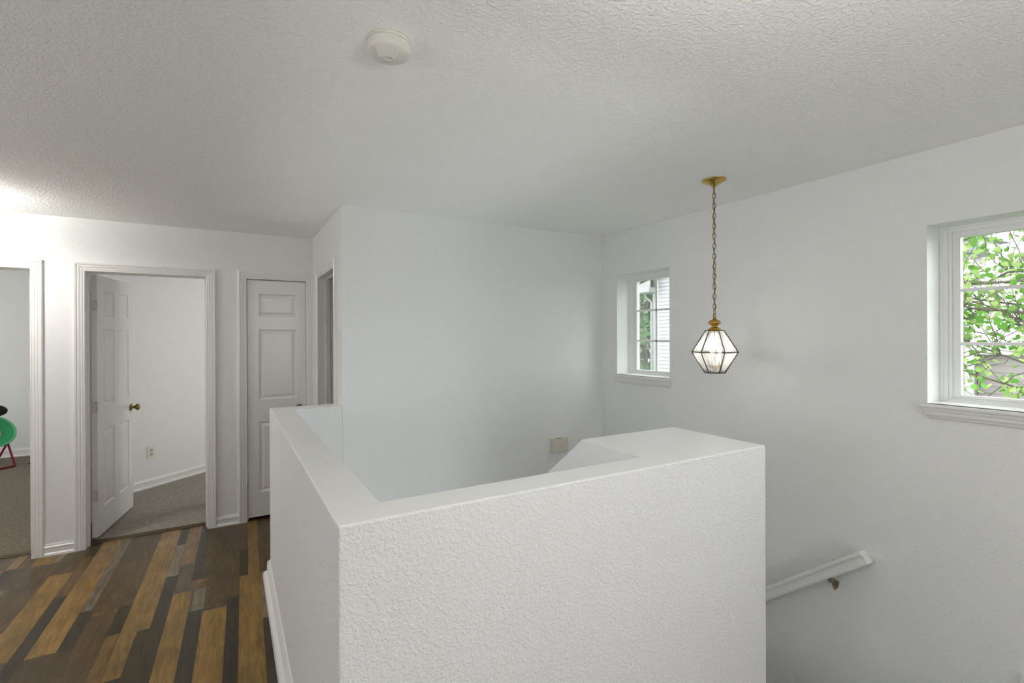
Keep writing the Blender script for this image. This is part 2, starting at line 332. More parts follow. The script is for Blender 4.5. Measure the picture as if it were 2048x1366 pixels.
for i in range(len(xs)-1):
    a, c = xs[i], xs[i+1]; y = -1.95 - random.random()*.8; last = None
    while y < 4.85:
        y2 = y + random.uniform(.45, 1.25); t = random.choice([q for q in ALL if q is not last]); last = t
        pls.append((a, c, y, y2, t)); y = y2
def sub(r, s):
    """parts of rectangle r outside rectangle s"""
    a, c, d, e, t = r; p, q, u, v = s[:4]
    if q <= a+1e-6 or p >= c-1e-6 or v <= d+1e-6 or u >= e-1e-6: return [r]
    out = []
    if d < u: out.append((a, c, d, u, t))
    if e > v: out.append((a, c, v, e, t))
    d2, e2 = max(d, u), min(e, v)
    if a < p: out.append((a, p, d2, e2, t))
    if c > q: out.append((q, c, d2, e2, t))
    return out
for s_ in TR:
    nx = []
    for r in pls: nx += sub(r, s_)
    pls = nx
kept = []
for r0 in TR:
    cur = [r0]
    for s_ in kept: cur = [q for r in cur for q in sub(r, s_)]
    kept += cur
pls += kept
REG = [(-2.72, 2.0, -1.95, 1.30), (2.0, 2.96, -1.95, .64), (-2.72, .30, 1.30, 4.828), (.30, .70, 3.46, 4.828)]
b = MB(); tones = []; seeds = []
for (a, c, d, e, t) in pls:
    j = random.uniform(.88, 1.12); sd = (random.uniform(0, 50), random.uniform(0, 50), 0)
    for (p, q, u, v) in REG:
        a2, c2, d2, e2 = max(a, p), min(c, q), max(d, u), min(e, v)
        if c2 - a2 < .002 or e2 - d2 < .002: continue
        sh = lambda yy: .025*(yy - 3.3) if yy > 1.3 else .025*(1.3-3.3)
        ys = [d2] + ([1.3] if d2 < 1.3 < e2 else []) + [e2]
        g = lambda x, edge: .0007 if abs(x-edge) < 1e-6 else 0
        ga, gc, gd, ge = g(a2, a), -g(c2, c), g(d2, d), -g(e2, e)
        b.add([(a2+ga+sh(d2), d2+gd, 0), (c2+gc+sh(d2), d2+gd, 0), (c2+gc+sh(e2), e2+ge, 0), (a2+ga+sh(e2), e2+ge, 0)], [(0,1,2,3)])
        tones.append((t[0]*j, t[1]*j, t[2]*j)); seeds.append(sd)
npl = len(b.f)
for (p, q, u, v) in REG: b.box(p, q, u, v, -.30, -.0006); tones += [(.02, .014, .008)]*6; seeds += [(0,0,0)]*6
o = mk('floor', b, M['wood'], recalc=False); me = o.data
ca = me.color_attributes.new('tone', 'FLOAT_COLOR', 'CORNER'); sa = me.attributes.new('seed', 'FLOAT_VECTOR', 'CORNER')
for i, p in enumerate(me.polygons):
    for li in p.loop_indices: ca.data[li].color = (*tones[i], 1); sa.data[li].vector = seeds[i]
struct(o)
# ------------------------------------------------------------------ baseboards
BP = [(0,0),(.018,0),(.018,.012),(.013,.019),(.0095,.022),(.0095,.055),(.0125,.058),(.0125,.064),(.0075,.069),(.0075,.074),(.0045,.083),(0,.083)]  # (out from wall, height)
BP2 = [(0,0),(.042,0),(.042,.022),(.038,.034),(.030,.041),(.020,.044),(.017,.046),(.017,.085),(.013,.090),(.013,.097),(.006,.108),(0,.110)]
def base(mb, p, q, nrm, z=0, sc=1, BP=BP):
    """baseboard with shoe from p to q, sticking out along nrm"""
    p, q, nrm = Vector(p), Vector(q), Vector(nrm); vs = []; n = len(BP)
    for e in (p, q):
        for (u, h) in BP: vs.append((e.x + nrm.x*u*sc, e.y + nrm.y*u*sc, z + h*sc))
    mb.add(vs, [tuple(range(n)), tuple(range(2*n-1, n-1, -1))] + [(i, (i+1) % n, n+(i+1) % n, n+i) for i in range(n)])
def bb(name, segs, sc=1, z=0, BP=BP):
    b = MB()
    for s_ in segs: base(b, *s_, z=z, sc=sc, BP=BP)
    return struct(mk(name, b, M['trim']))
bb('baseboard_far', [((-1.146,Yd),(-.979,Yd),(0,-1)), ((-.091,Yd),(.070,Yd),(0,-1)), ((-2.6,Yd),(D1[0]-.07,Yd),(0,-1))])
bb('baseboard_half_wall', [((Xk,Yf-.018),(Xk,Ymb+.018),(-1,0)), ((Xk-.018,Ymb),(Xc,Ymb),(0,1)), ((Xk-.018,Yf),(Xlr,Yf),(0,-1))], BP=BP2)
bb('baseboard_bedroom', [((-4.2,8.8),(-1.11,8.8),(0,-1))], 1.25, .01)
d_ = Vector((.748,.663))
bb('baseboard_second_bedroom', [((-1.0,5.998),(-.236,6.676),(.663,-.748)), ((-.236,6.676),(2.1,6.676),(0,-1))], 1.1, .01)
bb('baseboard_left', [((-2.6,-1.8),(-2.6,Yd),(1,0))])
b = MB()
b.prism([(-1.8, .02), (-1.8, .135), (.709, .134), (.716, .131), (.721, .124), (.721, .0), (.715+1.2, -.96), (.715+1.2, -1.2), (.60, -.15), (.60, .02)], 'x', Xw-.016, Xw)
struct(mk('trim_3', b, M['trim'], bevel=.003))
# ------------------------------------------------------------------ doors
CP = [(-.004,0),(-.004,.008),(.001,.011),(.006,.009),(.010,.012),(.018,.013),(.021,.010),(.025,.014),(.036,.016),(.040,.013),(.045,.018),(.056,.019),(.062,.015),(.062,0)]
def casing(mb, axis, pos, sgn, lo, hi, top, bot=0):
    """moulded casing swept up, over and down an opening, mitred; sgn = side it stands out to"""
    def P(u, z, d): return (pos + sgn*d, u, z) if axis == 'x' else (u, pos + sgn*d, z)
    lines = [[P(lo-u, bot, d), P(lo-u, top+u, d), P(hi+u, top+u, d), P(hi+u, bot, d)] for (u, d) in CP]
    n = len(CP); vs = [v for l in lines for v in l]; fs = []
    for i in range(n):
        j = (i+1) % n
        for k in range(3): fs.append((i*4+k, i*4+k+1, j*4+k+1, j*4+k))
    fs += [tuple(i*4 for i in range(n)), tuple(i*4+3 for i in range(n))]
    mb.add(vs, fs)
def jamb(mb, axis, a, c, lo, hi, top, stop=.05, bot=0):
    def B(u0, u1, z0, z1, d0, d1):
        if axis == 'y': mb.box(u0, u1, d0, d1, z0, z1)
        else: mb.box(d0, d1, u0, u1, z0, z1)
    t = .019
    B(lo-t, lo, bot, top+t, a, c); B(hi, hi+t, bot, top+t, a, c); B(lo, hi, top, top+t, a, c)
    s0 = a + stop; s1 = s0 + .034
    if stop:
        B(lo, lo+.011, bot, top-.011, s0, s1); B(hi-.011, hi, bot, top-.011, s0, s1); B(lo, hi, top-.011, top, s0, s1)
def slab(w, h, t, cols, rows, z0=.012):
    """panelled slab; local x 0..w, faces at y=0 and y=t"""
    mb = MB(); xs_ = sorted({0, w, *[c for p in cols for c in p]}); zs_ = sorted({z0, h, *[c for p in rows for c in p]})
    for side in (0, 1):
        Y = (lambda d: d) if side == 0 else (lambda d: t - d)
        for i in range(len(xs_)-1):
            for j in range(len(zs_)-1):
                a, c, d, e = xs_[i], xs_[i+1], zs_[j], zs_[j+1]
                if any(p[0] <= a and c <= p[1] for p in cols) and any(p[0] <= d and e <= p[1] for p in rows):
                    rings = [(0, 0), (.004, .006), (.014, .009), (.018, .009), (.040, .003), (.043, .003)]
                    vs = []
                    for (ins, dep) in rings: vs += [(a+ins, Y(dep), d+ins), (c-ins, Y(dep), d+ins), (c-ins, Y(dep), e-ins), (a+ins, Y(dep), e-ins)]
                    fs = [(r*4+k, r*4+(k+1) % 4, (r+1)*4+(k+1) % 4, (r+1)*4+k) for r in range(len(rings)-1) for k in range(4)]
                    fs.append(tuple(range(len(vs)-4, len(vs)))); mb.add(vs, fs)
                else: mb.add([(a, Y(0), d), (c, Y(0), d), (c, Y(0), e), (a, Y(0), e)], [(0,1,2,3)])
    mb.add([(0,0,z0),(w,0,z0),(w,t,z0),(0,t,z0)], [(0,1,2,3)]); mb.add([(0,0,h),(w,0,h),(w,t,h),(0,t,h)], [(0,1,2,3)])
    mb.add([(0,0,z0),(0,t,z0),(0,t,h),(0,0,h)], [(0,1,2,3)]); mb.add([(w,0,z0),(w,t,z0),(w,t,h),(w,0,h)], [(0,1,2,3)])
    return mb
def knob(parent, x, t, z, sides=(0, 1), m='oldbrass'):
    for s_ in sides:
        b = MB(); sg = -1 if s_ == 0 else 1; y0 = 0 if s_ == 0 else t
        prof = [(.0,0),(.032,0),(.032,.003),(.026,.008),(.013,.012),(.011,.030),(.016,.034),(.026,.042),(.029,.052),(.026,.061),(.016,.067),(0,.068)]
        b.lathe([(r, sg*h) for r, h in prof], (x, y0, z), 20, axis='y'); mk('door_knob', b, M[m], parent, world=False)
def hinge(parent, x, y, z, edge=False, m='paintedhinge', face=True):
    """butt hinge: knuckle barrel plus a leaf on the slab's edge"""
    b = MB()
    for k in range(5): b.lathe([(0,0),(.0055,0),(.0055,.0165),(0,.0165)], (x, y, z-.044+k*.0178), 10)
    if edge: b.box(x-.001+.0008, x+.0018, y+.004, y+.032, z-.044, z+.044)
    if edge:
        for k, dz in enumerate((-.028, 0, .028)): b.lathe([(0,0),(.003,0),(.003,.001),(0,.001)], (x-.0015, y+.014+(.008 if k == 1 else 0), z+dz), 8, mi=1, axis='x')
    mk('door_hinge', b, [M[m], M['plasticdark']], parent, world=False)
ROWS = [(.235, .835), (1.025, 1.625), (1.735, 1.93)]
def door_unit(name, axis, a, c, lo, hi, stop, sides=(1, 1)):
    r = sempty(name); b = MB(); jamb(b, axis, a, c, lo, hi, DH, stop); mk('door_jamb', b, M['trim'], r)
    if sides[0]: b = MB(); casing(b, axis, a, -1, lo-.004, hi+.004, DH+.004); mk('door_casing', b, M['trim'], r)
    if sides[1]: b = MB(); casing(b, axis, c, 1, lo-.004, hi+.004, DH+.004, .01); mk('door_casing', b, M['trim'], r)
    return r
d1 = door_unit('door_1', 'y', Yd, Yd+.12, *D1, .045)
s = mk('door_slab', slab(.755, 2.045, .035, [(.125,.332),(.423,.63)], ROWS, .03), M['door'], d1, world=False, loc=(-1.2145, 4.838, 0), rotz=R(98.5))
knob(s, .69, .035, .94)
for z in (.35, 1.03, 1.81): hinge(s, -.004, .0, z, edge=True)
d2 = door_unit('door_2', 'y', Yd, Yd+.12, *D2, .045)
s = mk('door_slab', slab(.755, 2.045, .035, [(.125,.335),(.440,.650)], ROWS, .03), M['door'], d2, world=False, loc=(-.872, 4.842, 0), rotz=R(81.1))
knob(s, .70, .035, .935)
for z in (.35, 1.03, 1.81): hinge(s, -.003, .0, z, edge=True)
d3 = door_unit('door_3', 'y', Yd, Yd+.12, *D3, .045, (1, 0))
s = mk('door_slab', slab(D3[1]-D3[0]-.005, 2.045, .035, [(.088,.385)], ROWS, .028), M['door'], d3, world=False, loc=(D3[0]+.003, Yd+.006, 0))
knob(s, .405, .035, .935, (0,))
for z in (.35, 1.03, 1.81): hinge(s, -.001, -.004, z)
d4 = door_unit('door_4', 'x', Xc, Xc+.12, *D4, .055)
# ------------------------------------------------------------------ windows
def window(name, lo, hi, z0, z1):
    r = sempty(name, (Xw, (lo+hi)/2, z0)); X = 3.035
    def frame(mb, x0, x1, ins0, w):
        a, c, d, e = lo+ins0, hi-ins0, z0+ins0*.5, z1-ins0*.6
        mb.box(x0, x1, a, a+w, d, e); mb.box(x0, x1, c-w, c, d, e); mb.box(x0, x1, a+w, c-w, d, d+w*.5); mb.box(x0, x1, a+w, c-w, e-w*.9, e)
    b = MB(); frame(b, X, 3.10, 0, .030); frame(b, X-.008, X+.02, 0, .012); frame(b, X+.008, 3.09, .030, .014)
    mk('window_frame', b, M['vinyl'], r, bevel=.002)
    b = MB(); frame(b, X+.018, 3.085, .044, .030); mk('window_sash', b, M['vinyl'], r, bevel=.002)
    g0, g1, h0, h1 = lo+.072, hi-.072, z0+.026, z1-.05
    b = MB(); x = X+.03
    b.box(x-.004, x+.006, (lo+hi)/2-.009, (lo+hi)/2+.009, h0, h1)
    for k in (1, 2): z = h0 + (h1-h0)*k/3; b.box(x-.004, x+.006, g0, g1, z-.008, z+.008)
    mk('muntin_grid', b, M['vinyl'], r, bevel=.001)
    b = MB(); b.box(x+.008, x+.011, g0-.004, g1+.004, h0-.004, h1+.004); mk('glass_pane', b, M['pane'], r)
    # stool with horns and moulded apron
    b = MB(); a, c = lo-.030, hi+.012
    b.box(Xw-.035, X, lo+.0005, hi-.0005, z0-.02, z0+.002)
    prof = [(0,0),(.040,0),(.043,-.005),(.043,-.013),(.040,-.018),(.034,-.020),(.030,-.034),(.027,-.036),(.025,-.050),(.019,-.058),(.016,-.066),(.010,-.070),(0,-.070)]
    n = len(prof); vs = []
    for y, k in ((a, 0), (a, 1), (c, 1), (c, 0)): pass
    for e, sg in ((a, -1), (c, 1)):
        for (u, h) in prof: vs.append((Xw-u, e + sg*(u-.043)*.6, z0+.002+h))
    b.add(vs, [tuple(range(n)), tuple(range(2*n-1, n-1, -1))] + [(i, (i+1) % n, n+(i+1) % n, n+i) for i in range(n)])
    mk('window_sill', b, M['trim'], r, bevel=.001)
window('window_1', *W1, *WZ); window('window_2', *W2, *WZ)
# unseen windows: one in the bedroom, two added to the hall as fill
for nm, ax, pos, lo, hi in (('window_added_3', 'y', -1.87, .6, 1.7), ('window_4', 'x', -4.30, 6.1, 7.7), ('window_added_5', 'x', -2.64, .5, 1.9)):
    r = sempty(nm); b = MB(); t = .045
    def B(u0, u1, z0_, z1_):
        if ax == 'y': b.box(u0, u1, pos-.03, pos+.03, z0_, z1_)
        else: b.box(pos-.03, pos+.03, u0, u1, z0_, z1_)
    za, zb = (.25, 2.0) if ax == 'y' else (.8, 2.0)
    B(lo, lo+t, za, zb); B(hi-t, hi, za, zb); B(lo+t, hi-t, za, za+t); B(lo+t, hi-t, zb-t, zb)
    mk('window_frame', b, M['vinyl'], r)
# ------------------------------------------------------------------ pendant lantern
PX, PY = 2.386, 1.831
p = thing('pendant_light', (PX, PY, Zc), 'brass hexagonal glass lantern lit and hanging on a chain over the stairs', 'pendant light')
b = MB(); b.lathe([(0,0),(.066,0),(.066,-.004),(.060,-.010),(.040,-.020),(.020,-.026),(.016,-.034),(.009,-.036),(.007,-.046),(0,-.046)], (PX,PY,Zc), 32)
mk('canopy', b, M['brass'], p)
ZT, ZR, ZB = 1.586, 1.464, 1.347
b = MB(); z = Zc-.044; i = 0; L = .036; zend = ZT+.083
pts_cord = []
while z > zend:
    a0 = i*pi/2 + .35 + .25*sin(i*.7); dx, dy = cos(a0), sin(a0); pts = []
    for k in range(14):
        t = 2*pi*k/14; u = .0085*sin(t); w = (L/2)*cos(t)
        if abs(w) < L*.3: u = .0085*(1 if sin(t) > 0 else -1)
        pts.append((PX+dx*u, PY+dy*u, z-L/2+w))
    b.tube(pts, .0020, 6, closed=True); z -= .0285; i += 1
mk('chain', b, M['oldbrass'], p)
b = MB(); pc = [(PX+.0045*sin(k*.9), PY+.0045*cos(k*.9), Zc-.04-(Zc-.04-ZT-.03)*k/60) for k in range(61)]; b.tube(pc, .0018, 6); mk('cord', b, M['oldbrass'], p)
b = MB(); b.lathe([(0,.078),(.005,.078),(.006,.070),(.010,.066),(.030,.054),(.0345,.047),(.031,.038),(.016,.028),(.012,.024),(.020,.019),(.034,.009),(.040,.002),(.042,0),(0,0)], (PX,PY,ZT), 28)
mk('finial_cap', b, M['brass'], p)
ang = [R(-57.5 + 60*k) for k in range(6)]
def hexp(r, z): return [(PX + r*cos(a), PY + r*sin(a), z) for a in ang]
RT, RR, RB = .049, .122, .053
T, Q, Bt = hexp(RT, ZT), hexp(RR, ZR), hexp(RB, ZB)
b = MB()
for k in range(6):
    j = (k+1) % 6
    b.tube([T[k], Q[k]], .0032, 6); b.tube([Q[k], Bt[k]], .0032, 6); b.tube([T[k], T[j]], .0026, 6); b.tube([Q[k], Q[j]], .0034, 6); b.tube([Bt[k], Bt[j]], .0026, 6)
mk('lantern_frame', b, M['darkbrass'], p)
def panel(q4):
    c = sum((Vector(v) for v in q4), Vector())/4; nrm = (Vector(q4[1])-Vector(q4[0])).cross(Vector(q4[3])-Vector(q4[0])).normalized()*.0012
    inn = [c + (Vector(v)-c)*.985 for v in q4]; bv = [c + (Vector(v)-c)*.80 for v in q4]
    b = MB(); vs = [v for v in inn] + [v + nrm for v in bv]
    b.add(vs, [(0,1,5,4),(1,2,6,5),(2,3,7,6),(3,0,4,7)], 1); b.add(vs[4:], [(0,1,2,3)], 0); return b
for k in range(6):
    j = (k+1) % 6
    mk('glass_panel', panel([T[k], T[j], Q[j], Q[k]]), [M['lantern_glass'], M['lantern_bevel']], p); mk('glass_panel', panel([Q[k], Q[j], Bt[j], Bt[k]]), [M['lantern_glass'], M['lantern_bevel']], p)
b = MB(); b.lathe([(0,-.014),(.008,-.014),(.014,-.006),(.034,.002),(.040,.009),(.043,.011),(.040,.013),(.0,.009)], (PX,PY,ZR-.088), 28)
b.tube([(PX,PY,ZR-.09),(PX,PY,ZB-.002)], .003, 8)
b.tube([(PX,PY,ZR-.08),(PX,PY,ZT)], .0035, 8)
mk('candle_dish', b, M['brass'], p)
for k in range(3):
    a = 2*pi*k/3 + 1.2; cx, cy = PX + .025*cos(a), PY + .025*sin(a)
    b = MB(); b.lathe([(0,0),(.0075,0),(.0075,.068),(0,.068)], (cx, cy, ZR-.078), 12); mk('candle_sleeve', b, M['plastic'], p)
    b = MB(); b.lathe([(0,0),(.006,0),(.011,.012),(.0125,.022),(.010,.036),(.005,.048),(0,.056)], (cx, cy, ZR-.009), 14); mk('bulb', b, M['bulb'], p)
    l = bpy.data.lights.new('bulb_light', 'POINT'); l.energy = LW['pendant']; l.shadow_soft_size = .012; l.color = (1, .96, .91)
    lo_ = bpy.data.objects.new('bulb_light', l); COL.objects.link(lo_); lo_.parent = p; lo_.location = (cx-PX, cy-PY, ZR+.016-Zc)
# ------------------------------------------------------------------ ceiling lamps outside the frame: hall lamp, and one added as landing fill
def flush(name, x, y, m, label, r=.13, h=.085, drop=0):
    t = thing(name, (x, y, Zc), label, 'ceiling light')
    b = MB(); b.lathe([(0,0),(r*.6,0),(r*.6,-.02),(0,-.02)], (x,y,Zc), 28); mk('mounting_plate', b, M['brass'], t)
    if drop:
        b = MB(); b.tube([(x,y,Zc-.02),(x,y,Zc-.03-drop)], .008, 10); mk('stem', b, M['brass'], t)
    b = MB(); b.lathe([(0,-.022-drop)] + [(u_, w_-drop) for u_, w_ in [(r*.62,-.022),(r,-.028),(r*.97,-.05),(r*.75,-.05-h*.35),(r*.4,-.05-h*.55),(0,-.05-h*.6)]], (x,y,Zc), 28); mk('glass_shade', b, m, t)
flush('ceiling_light', -1.53, 4.16, M['globe_hall'], 'round lit flush ceiling lamp in the hall by the left bedroom door', drop=.09)
flush('ceiling_light', .68, .12, M['fill_globe_landing'], 'round lit flush ceiling lamp above the landing', drop=.42)
# ------------------------------------------------------------------ smoke detector
sx, sy = .418, 1.452
t = thing('smoke_detector', (sx, sy, Zc), 'round white smoke detector fixed to the textured ceiling', 'smoke detector')
b = MB(); b.lathe([(0,0),(.0655,0),(.0655,-.005),(.063,-.007),(0,-.007)], (sx,sy,Zc), 48); mk('mounting_plate', b, M['plastic'], t)
b = MB(); b.lathe([(0,-.007),(.0615,-.007),(.0625,-.010),(.061,-.033),(.059,-.036),(.0,-.036)], (sx,sy,Zc), 48); ob = mk('housing', b, M['plastic'], t)
# wedge-shaped sounder cover with its round test button
d = Vector((-.5, -.87)).normalized(); e = Vector((d.y*-1, d.x))
def SP(u, v, z): q = Vector((sx, sy)) + d*u*1 + e*v; return (q.x, q.y, Zc+z)
b = MB()
b.add([SP(.050,-.028,-.0355),SP(.050,.028,-.0355),SP(.006,.028,-.0355),SP(.006,-.028,-.0355),SP(.050,-.028,-.0362),SP(.050,.028,-.0362),SP(.006,.028,-.047),SP(.006,-.028,-.047)],
      [(0,1,2,3),(4,5,6,7),(0,1,5,4),(1,2,6,5),(2,3,7,6),(3,0,4,7)])
mk('sounder_cover', b, M['plastic'], t, bevel=.001)
b = MB(); q = SP(-.004, .0, 0); b.lathe([(.010,-.036),(.012,-.047),(.016,-.047),(.019,-.036)], (q[0], q[1], Zc), 24); b.lathe([(0,-.036),(.0085,-.036),(.0085,-.043),(0,-.044)], (q[0], q[1], Zc), 20)
mk('test_button', b, M['plastic'], t)
b = MB(); q = SP(-.036, -.012, 0); b.box(q[0]-.008, q[0]+.008, q[1]-.003, q[1]+.003, Zc-.0366, Zc-.0355); mk('indicator_slot', b, mat('grey_print', (.45,.44,.41), .6), t)
# ------------------------------------------------------------------ door chime on the far stairwell wall
cx0, cx1, cz0, cz1 = 2.322, 2.492, .582, .704
t = thing('door_chime', ((cx0+cx1)/2, Ym, cz0), 'small beige door chime box mounted on the far stairwell wall', 'door chime')
b = MB(); b.box(cx0, cx1, Ym-.014, Ym, cz0, cz1); mk('back_plate', b, M['plastic'], t, bevel=.002)
b = MB(); b.box(cx0+.004, cx1-.004, Ym-.046, Ym-.014, cz0+.004, cz1-.004); mk('cover', b, M['chime'], t, bevel=.004)
M['chslot'] = mat('chime_slot', (.20,.19,.16), .7)
b = MB(); b.box(cx0+.05, cx1-.06, Ym-.040, Ym-.018, cz1-.006, cz1-.0032); mk('sound_slot', b, M['chslot'], t)
b = MB(); b.lathe([(0,-.0468),(.012,-.0468),(.012,-.045),(0,-.045)], ((cx0+cx1)/2+.01, Ym, (cz0+cz1)/2-.005), 20, axis='y'); mk('badge', b, M['chime'], t)
# ------------------------------------------------------------------ handrail
rd = Vector((0, 1, -.80)).normalized(); ru = Vector((0, .80, 1)).normalized()
A = Vector((Xw-.068, 1.268, .418)); Lr = 2.6
t = thing('handrail', tuple(A), 'white painted wooden handrail sloping down the stairwell wall below the windows', 'handrail')
prof = [(-.028,-.030),(.028,-.030),(.030,-.020),(.024,-.012),(.021,.000),(.023,.012),(.032,.018),(.034,.026),(.028,.034),(0,.038),(-.028,.034),(-.034,.026),(-.032,.018),(-.023,.012),(-.021,.000),(-.024,-.012),(-.030,-.020)]
vs = []; n = len(prof)
def RP(s_, u, w): return tuple(A + rd*s_ + Vector((u,0,0)) + ru*w)
cut = lambda w: -.03*w/.038*0
for s_ in (.045, Lr):
    for (u, w) in prof: vs.append(RP(s_, u, w))
b = MB(); b.add(vs, [tuple(range(n)), tuple(range(2*n-1, n-1, -1))] + [(i, (i+1) % n, n+(i+1) % n, n+i) for i in range(n)])
mk('rail', b, M['trim'], t, bevel=.0015)
vs = []
for s_ in (0, .0449):
    for (u, w) in prof: vs.append(tuple(Vector(RP(s_, 0, w)) + Vector((u if s_ else u, 0, 0))))
b = MB(); b.add(vs, [tuple(range(n)), tuple(range(2*n-1, n-1, -1))] + [(i, (i+1) % n, n+(i+1) % n, n+i) for i in range(n)])
b.box(A.x, Xw-.0005, A.y+.002, A.y+.022, A.z-.028, A.z+.012)
mk('rail_end_return', b, M['trim'], t, bevel=.002)
for s_ in (.255, 1.5):
    c = A + rd*s_; z0 = c.z
    b = MB(); P0 = Vector(RP(s_, 0, -.031))
    b.tube([tuple(P0 + Vector((-.004,-.012,-.002))), tuple(P0 + Vector((0,0,-.012))), tuple(P0 + Vector((.020,.004,-.024))), tuple(P0 + Vector((.045,.004,-.030))), (Xw-.004, P0.y+.004, P0.z-.045)], [.006,.008,.008,.008,.009], 10)
    b.prism([(P0.y-.016, P0.z-.028), (P0.y+.022, P0.z-.028), (P0.y+.019, P0.z-.06), (P0.y+.004, P0.z-.085), (P0.y-.012, P0.z-.06)], 'x', Xw-.006, Xw-.0005)
    b.box(P0.x-.012, P0.x+.012, P0.y-.022, P0.y+.018, P0.z-.004, P0.z+.003)
    mk('bracket', b, M['nickel'], t)
# ------------------------------------------------------------------ wall outlet in the second bedroom
oc = Vector((-.700, 6.264)) ; dn = Vector((.663, -.748)); dt = Vector((.748, .663))
t = thing('wall_outlet', (oc.x, oc.y, .375), 'white duplex outlet plate low on the grey bedroom wall', 'outlet')
def OB(mb, u0, u1, z0, z1, d0, d1):
    ps = [oc + dt*u0 + dn*d0, oc + dt*u1 + dn*d0, oc + dt*u1 + dn*d1, oc + dt*u0 + dn*d1]; mb.prism([tuple(q) for q in ps], 'z', z0, z1)
b = MB(); OB(b, -.040, .040, .375-.062, .375+.062, -.002, .006); mk('cover_plate', b, M['plastic'], t, bevel=.002)
for dz in (.021, -.021):
    b = MB(); OB(b, -.016, .016, .375+dz-.014, .375+dz+.014, .006, .0075); s_ = mk('socket', b, mat('socket_grey', (.50,.50,.48), .5), t)
    b = MB(); OB(b, -.007, -.004, .375+dz-.004, .375+dz+.006, .0075, .0082); OB(b, .004, .007, .375+dz-.004, .375+dz+.006, .0075, .0082); mk('slot', b, M['plasticdark'], s_)
# ------------------------------------------------------------------ child's folding saucer chair in the left bedroom
CX, CY = -2.46, 8.13
t = thing('folding_chair', (CX, CY, .012), 'green round folding saucer chair for a child with red tube legs', 'chair')
tilt = R(52); cdir = R(-48)      # which way the bowl faces
fwd = Vector((cos(cdir), sin(cdir), 0)); side = Vector((-sin(cdir), cos(cdir), 0))
nn = (fwd*sin(tilt) + Vector((0,0,1))*cos(tilt)).normalized(); up_ = side.cross(nn)*-1
if up_.z < 0: up_ = -up_
cc = Vector((CX, CY, .46)); RC = .24
def bowl(r0, r1, th=.018, n=40, rings=8, m0=0, arc=(0, 2*pi), off=0):
    b = MB(); vs = []; fs = []
    full = arc[1]-arc[0] > 6.28; nk = n if full else n+1
    for i in range(rings+1):
        r = r0 + (r1-r0)*i/rings
        for k in range(nk):
            a = arc[0] + (arc[1]-arc[0])*k/n
            dep = -.09*(1-(r/RC)**2)
            vs.append(cc + side*(r*cos(a)) + up_*(r*sin(a)*.92) + nn*(dep+off))
    m = len(vs)
    vs2 = [v - nn*th for v in vs]; q = len(vs)
    for i in range(rings):
        for k in range(n if full else n):
            k2 = (k+1) % nk
            fs.append((i*nk+k, i*nk+k2, (i+1)*nk+k2, (i+1)*nk+k)); fs.append((q+i*nk+k, q+(i+1)*nk+k, q+(i+1)*nk+k2, q+i*nk+k2))
    for k in range(n):
        k2 = (k+1) % nk; fs.append((rings*nk+k, rings*nk+k2, q+rings*nk+k2, q+rings*nk+k))
    b.add(vs+vs2, fs, 0, True); return b
mk('seat', bowl(.001, RC), M['greencloth'], t)
b = MB(); b.tube([tuple(cc + side*(RC*cos(a)) + up_*(RC*.92*sin(a)) - nn*.008) for a in [2*pi*k/40 for k in range(40)]], .012, 8, closed=True); mk('seat_rim', b, M['greenpipe'], t)
b = MB(); pc = cc + up_*(RC*.92+.05) + side*.12 + nn*.0
for (ox, hr) in ((0, .135),):
    vs = []; fs = []; n1, n2 = 20, 10
    for i in range(n2+1):
        ph = pi*i/n2
        for k in range(n1):
            a = 2*pi*k/n1; vs.append(tuple(pc + side*(hr*sin(ph)*cos(a)) + up_*(.085*sin(ph)*sin(a)) + nn*(.035*cos(ph))))
    for i in range(n2):
        for k in range(n1): fs.append((i*n1+k, i*n1+(k+1) % n1, (i+1)*n1+(k+1) % n1, (i+1)*n1+k))
    b.add(vs, fs, 0, True)
mk('headrest_pad', b, M['rubber'], t)
b = bowl(.03, .13, .002, 12, 3, arc=(-.5, .1), off=.010); mk('printed_patch', b, M['tancloth'], t)
b = bowl(.04, .12, .002, 12, 3, arc=(.35, .9), off=.010); mk('printed_patch', b, M['pinkcloth'], t)
b = MB(); zf = .026
f1, f2, f3, f4 = [Vector((CX,CY,0)) + side*s1*.15 + fwd*s2*.18 for s1, s2 in ((-1,-1),(1,-1),(1,1),(-1,1))]
def at(v, z): return (v.x, v.y, z)
tl, tr_ = cc - nn*.06 + side*.17 + up_*.12, cc - nn*.06 - side*.17 + up_*.12
bl, br = cc - nn*.06 + side*.15 - up_*.15, cc - nn*.06 - side*.15 - up_*.15
b.tube([tuple(tl), at(f3, zf+.01), at(f3, zf), at(f4, zf), at(f4, zf+.01), tuple(tr_)], .011, 8)
b.tube([tuple(bl), at(f2, zf+.01), at(f2, zf), at(f1, zf), at(f1, zf+.01), tuple(br)], .011, 8)
mk('leg_frame', b, M['redtube'], t)
b = MB(); b.tube([(-2.135, 8.18, .018), (-2.11, 8.21, .02), (-2.08, 8.22, .018), (-2.0, 8.26, .018)], .006, 6)
tag(mk('cord', b, M['rubber']), 'short black cord lying on the beige carpet of the left bedroom', 'cord')
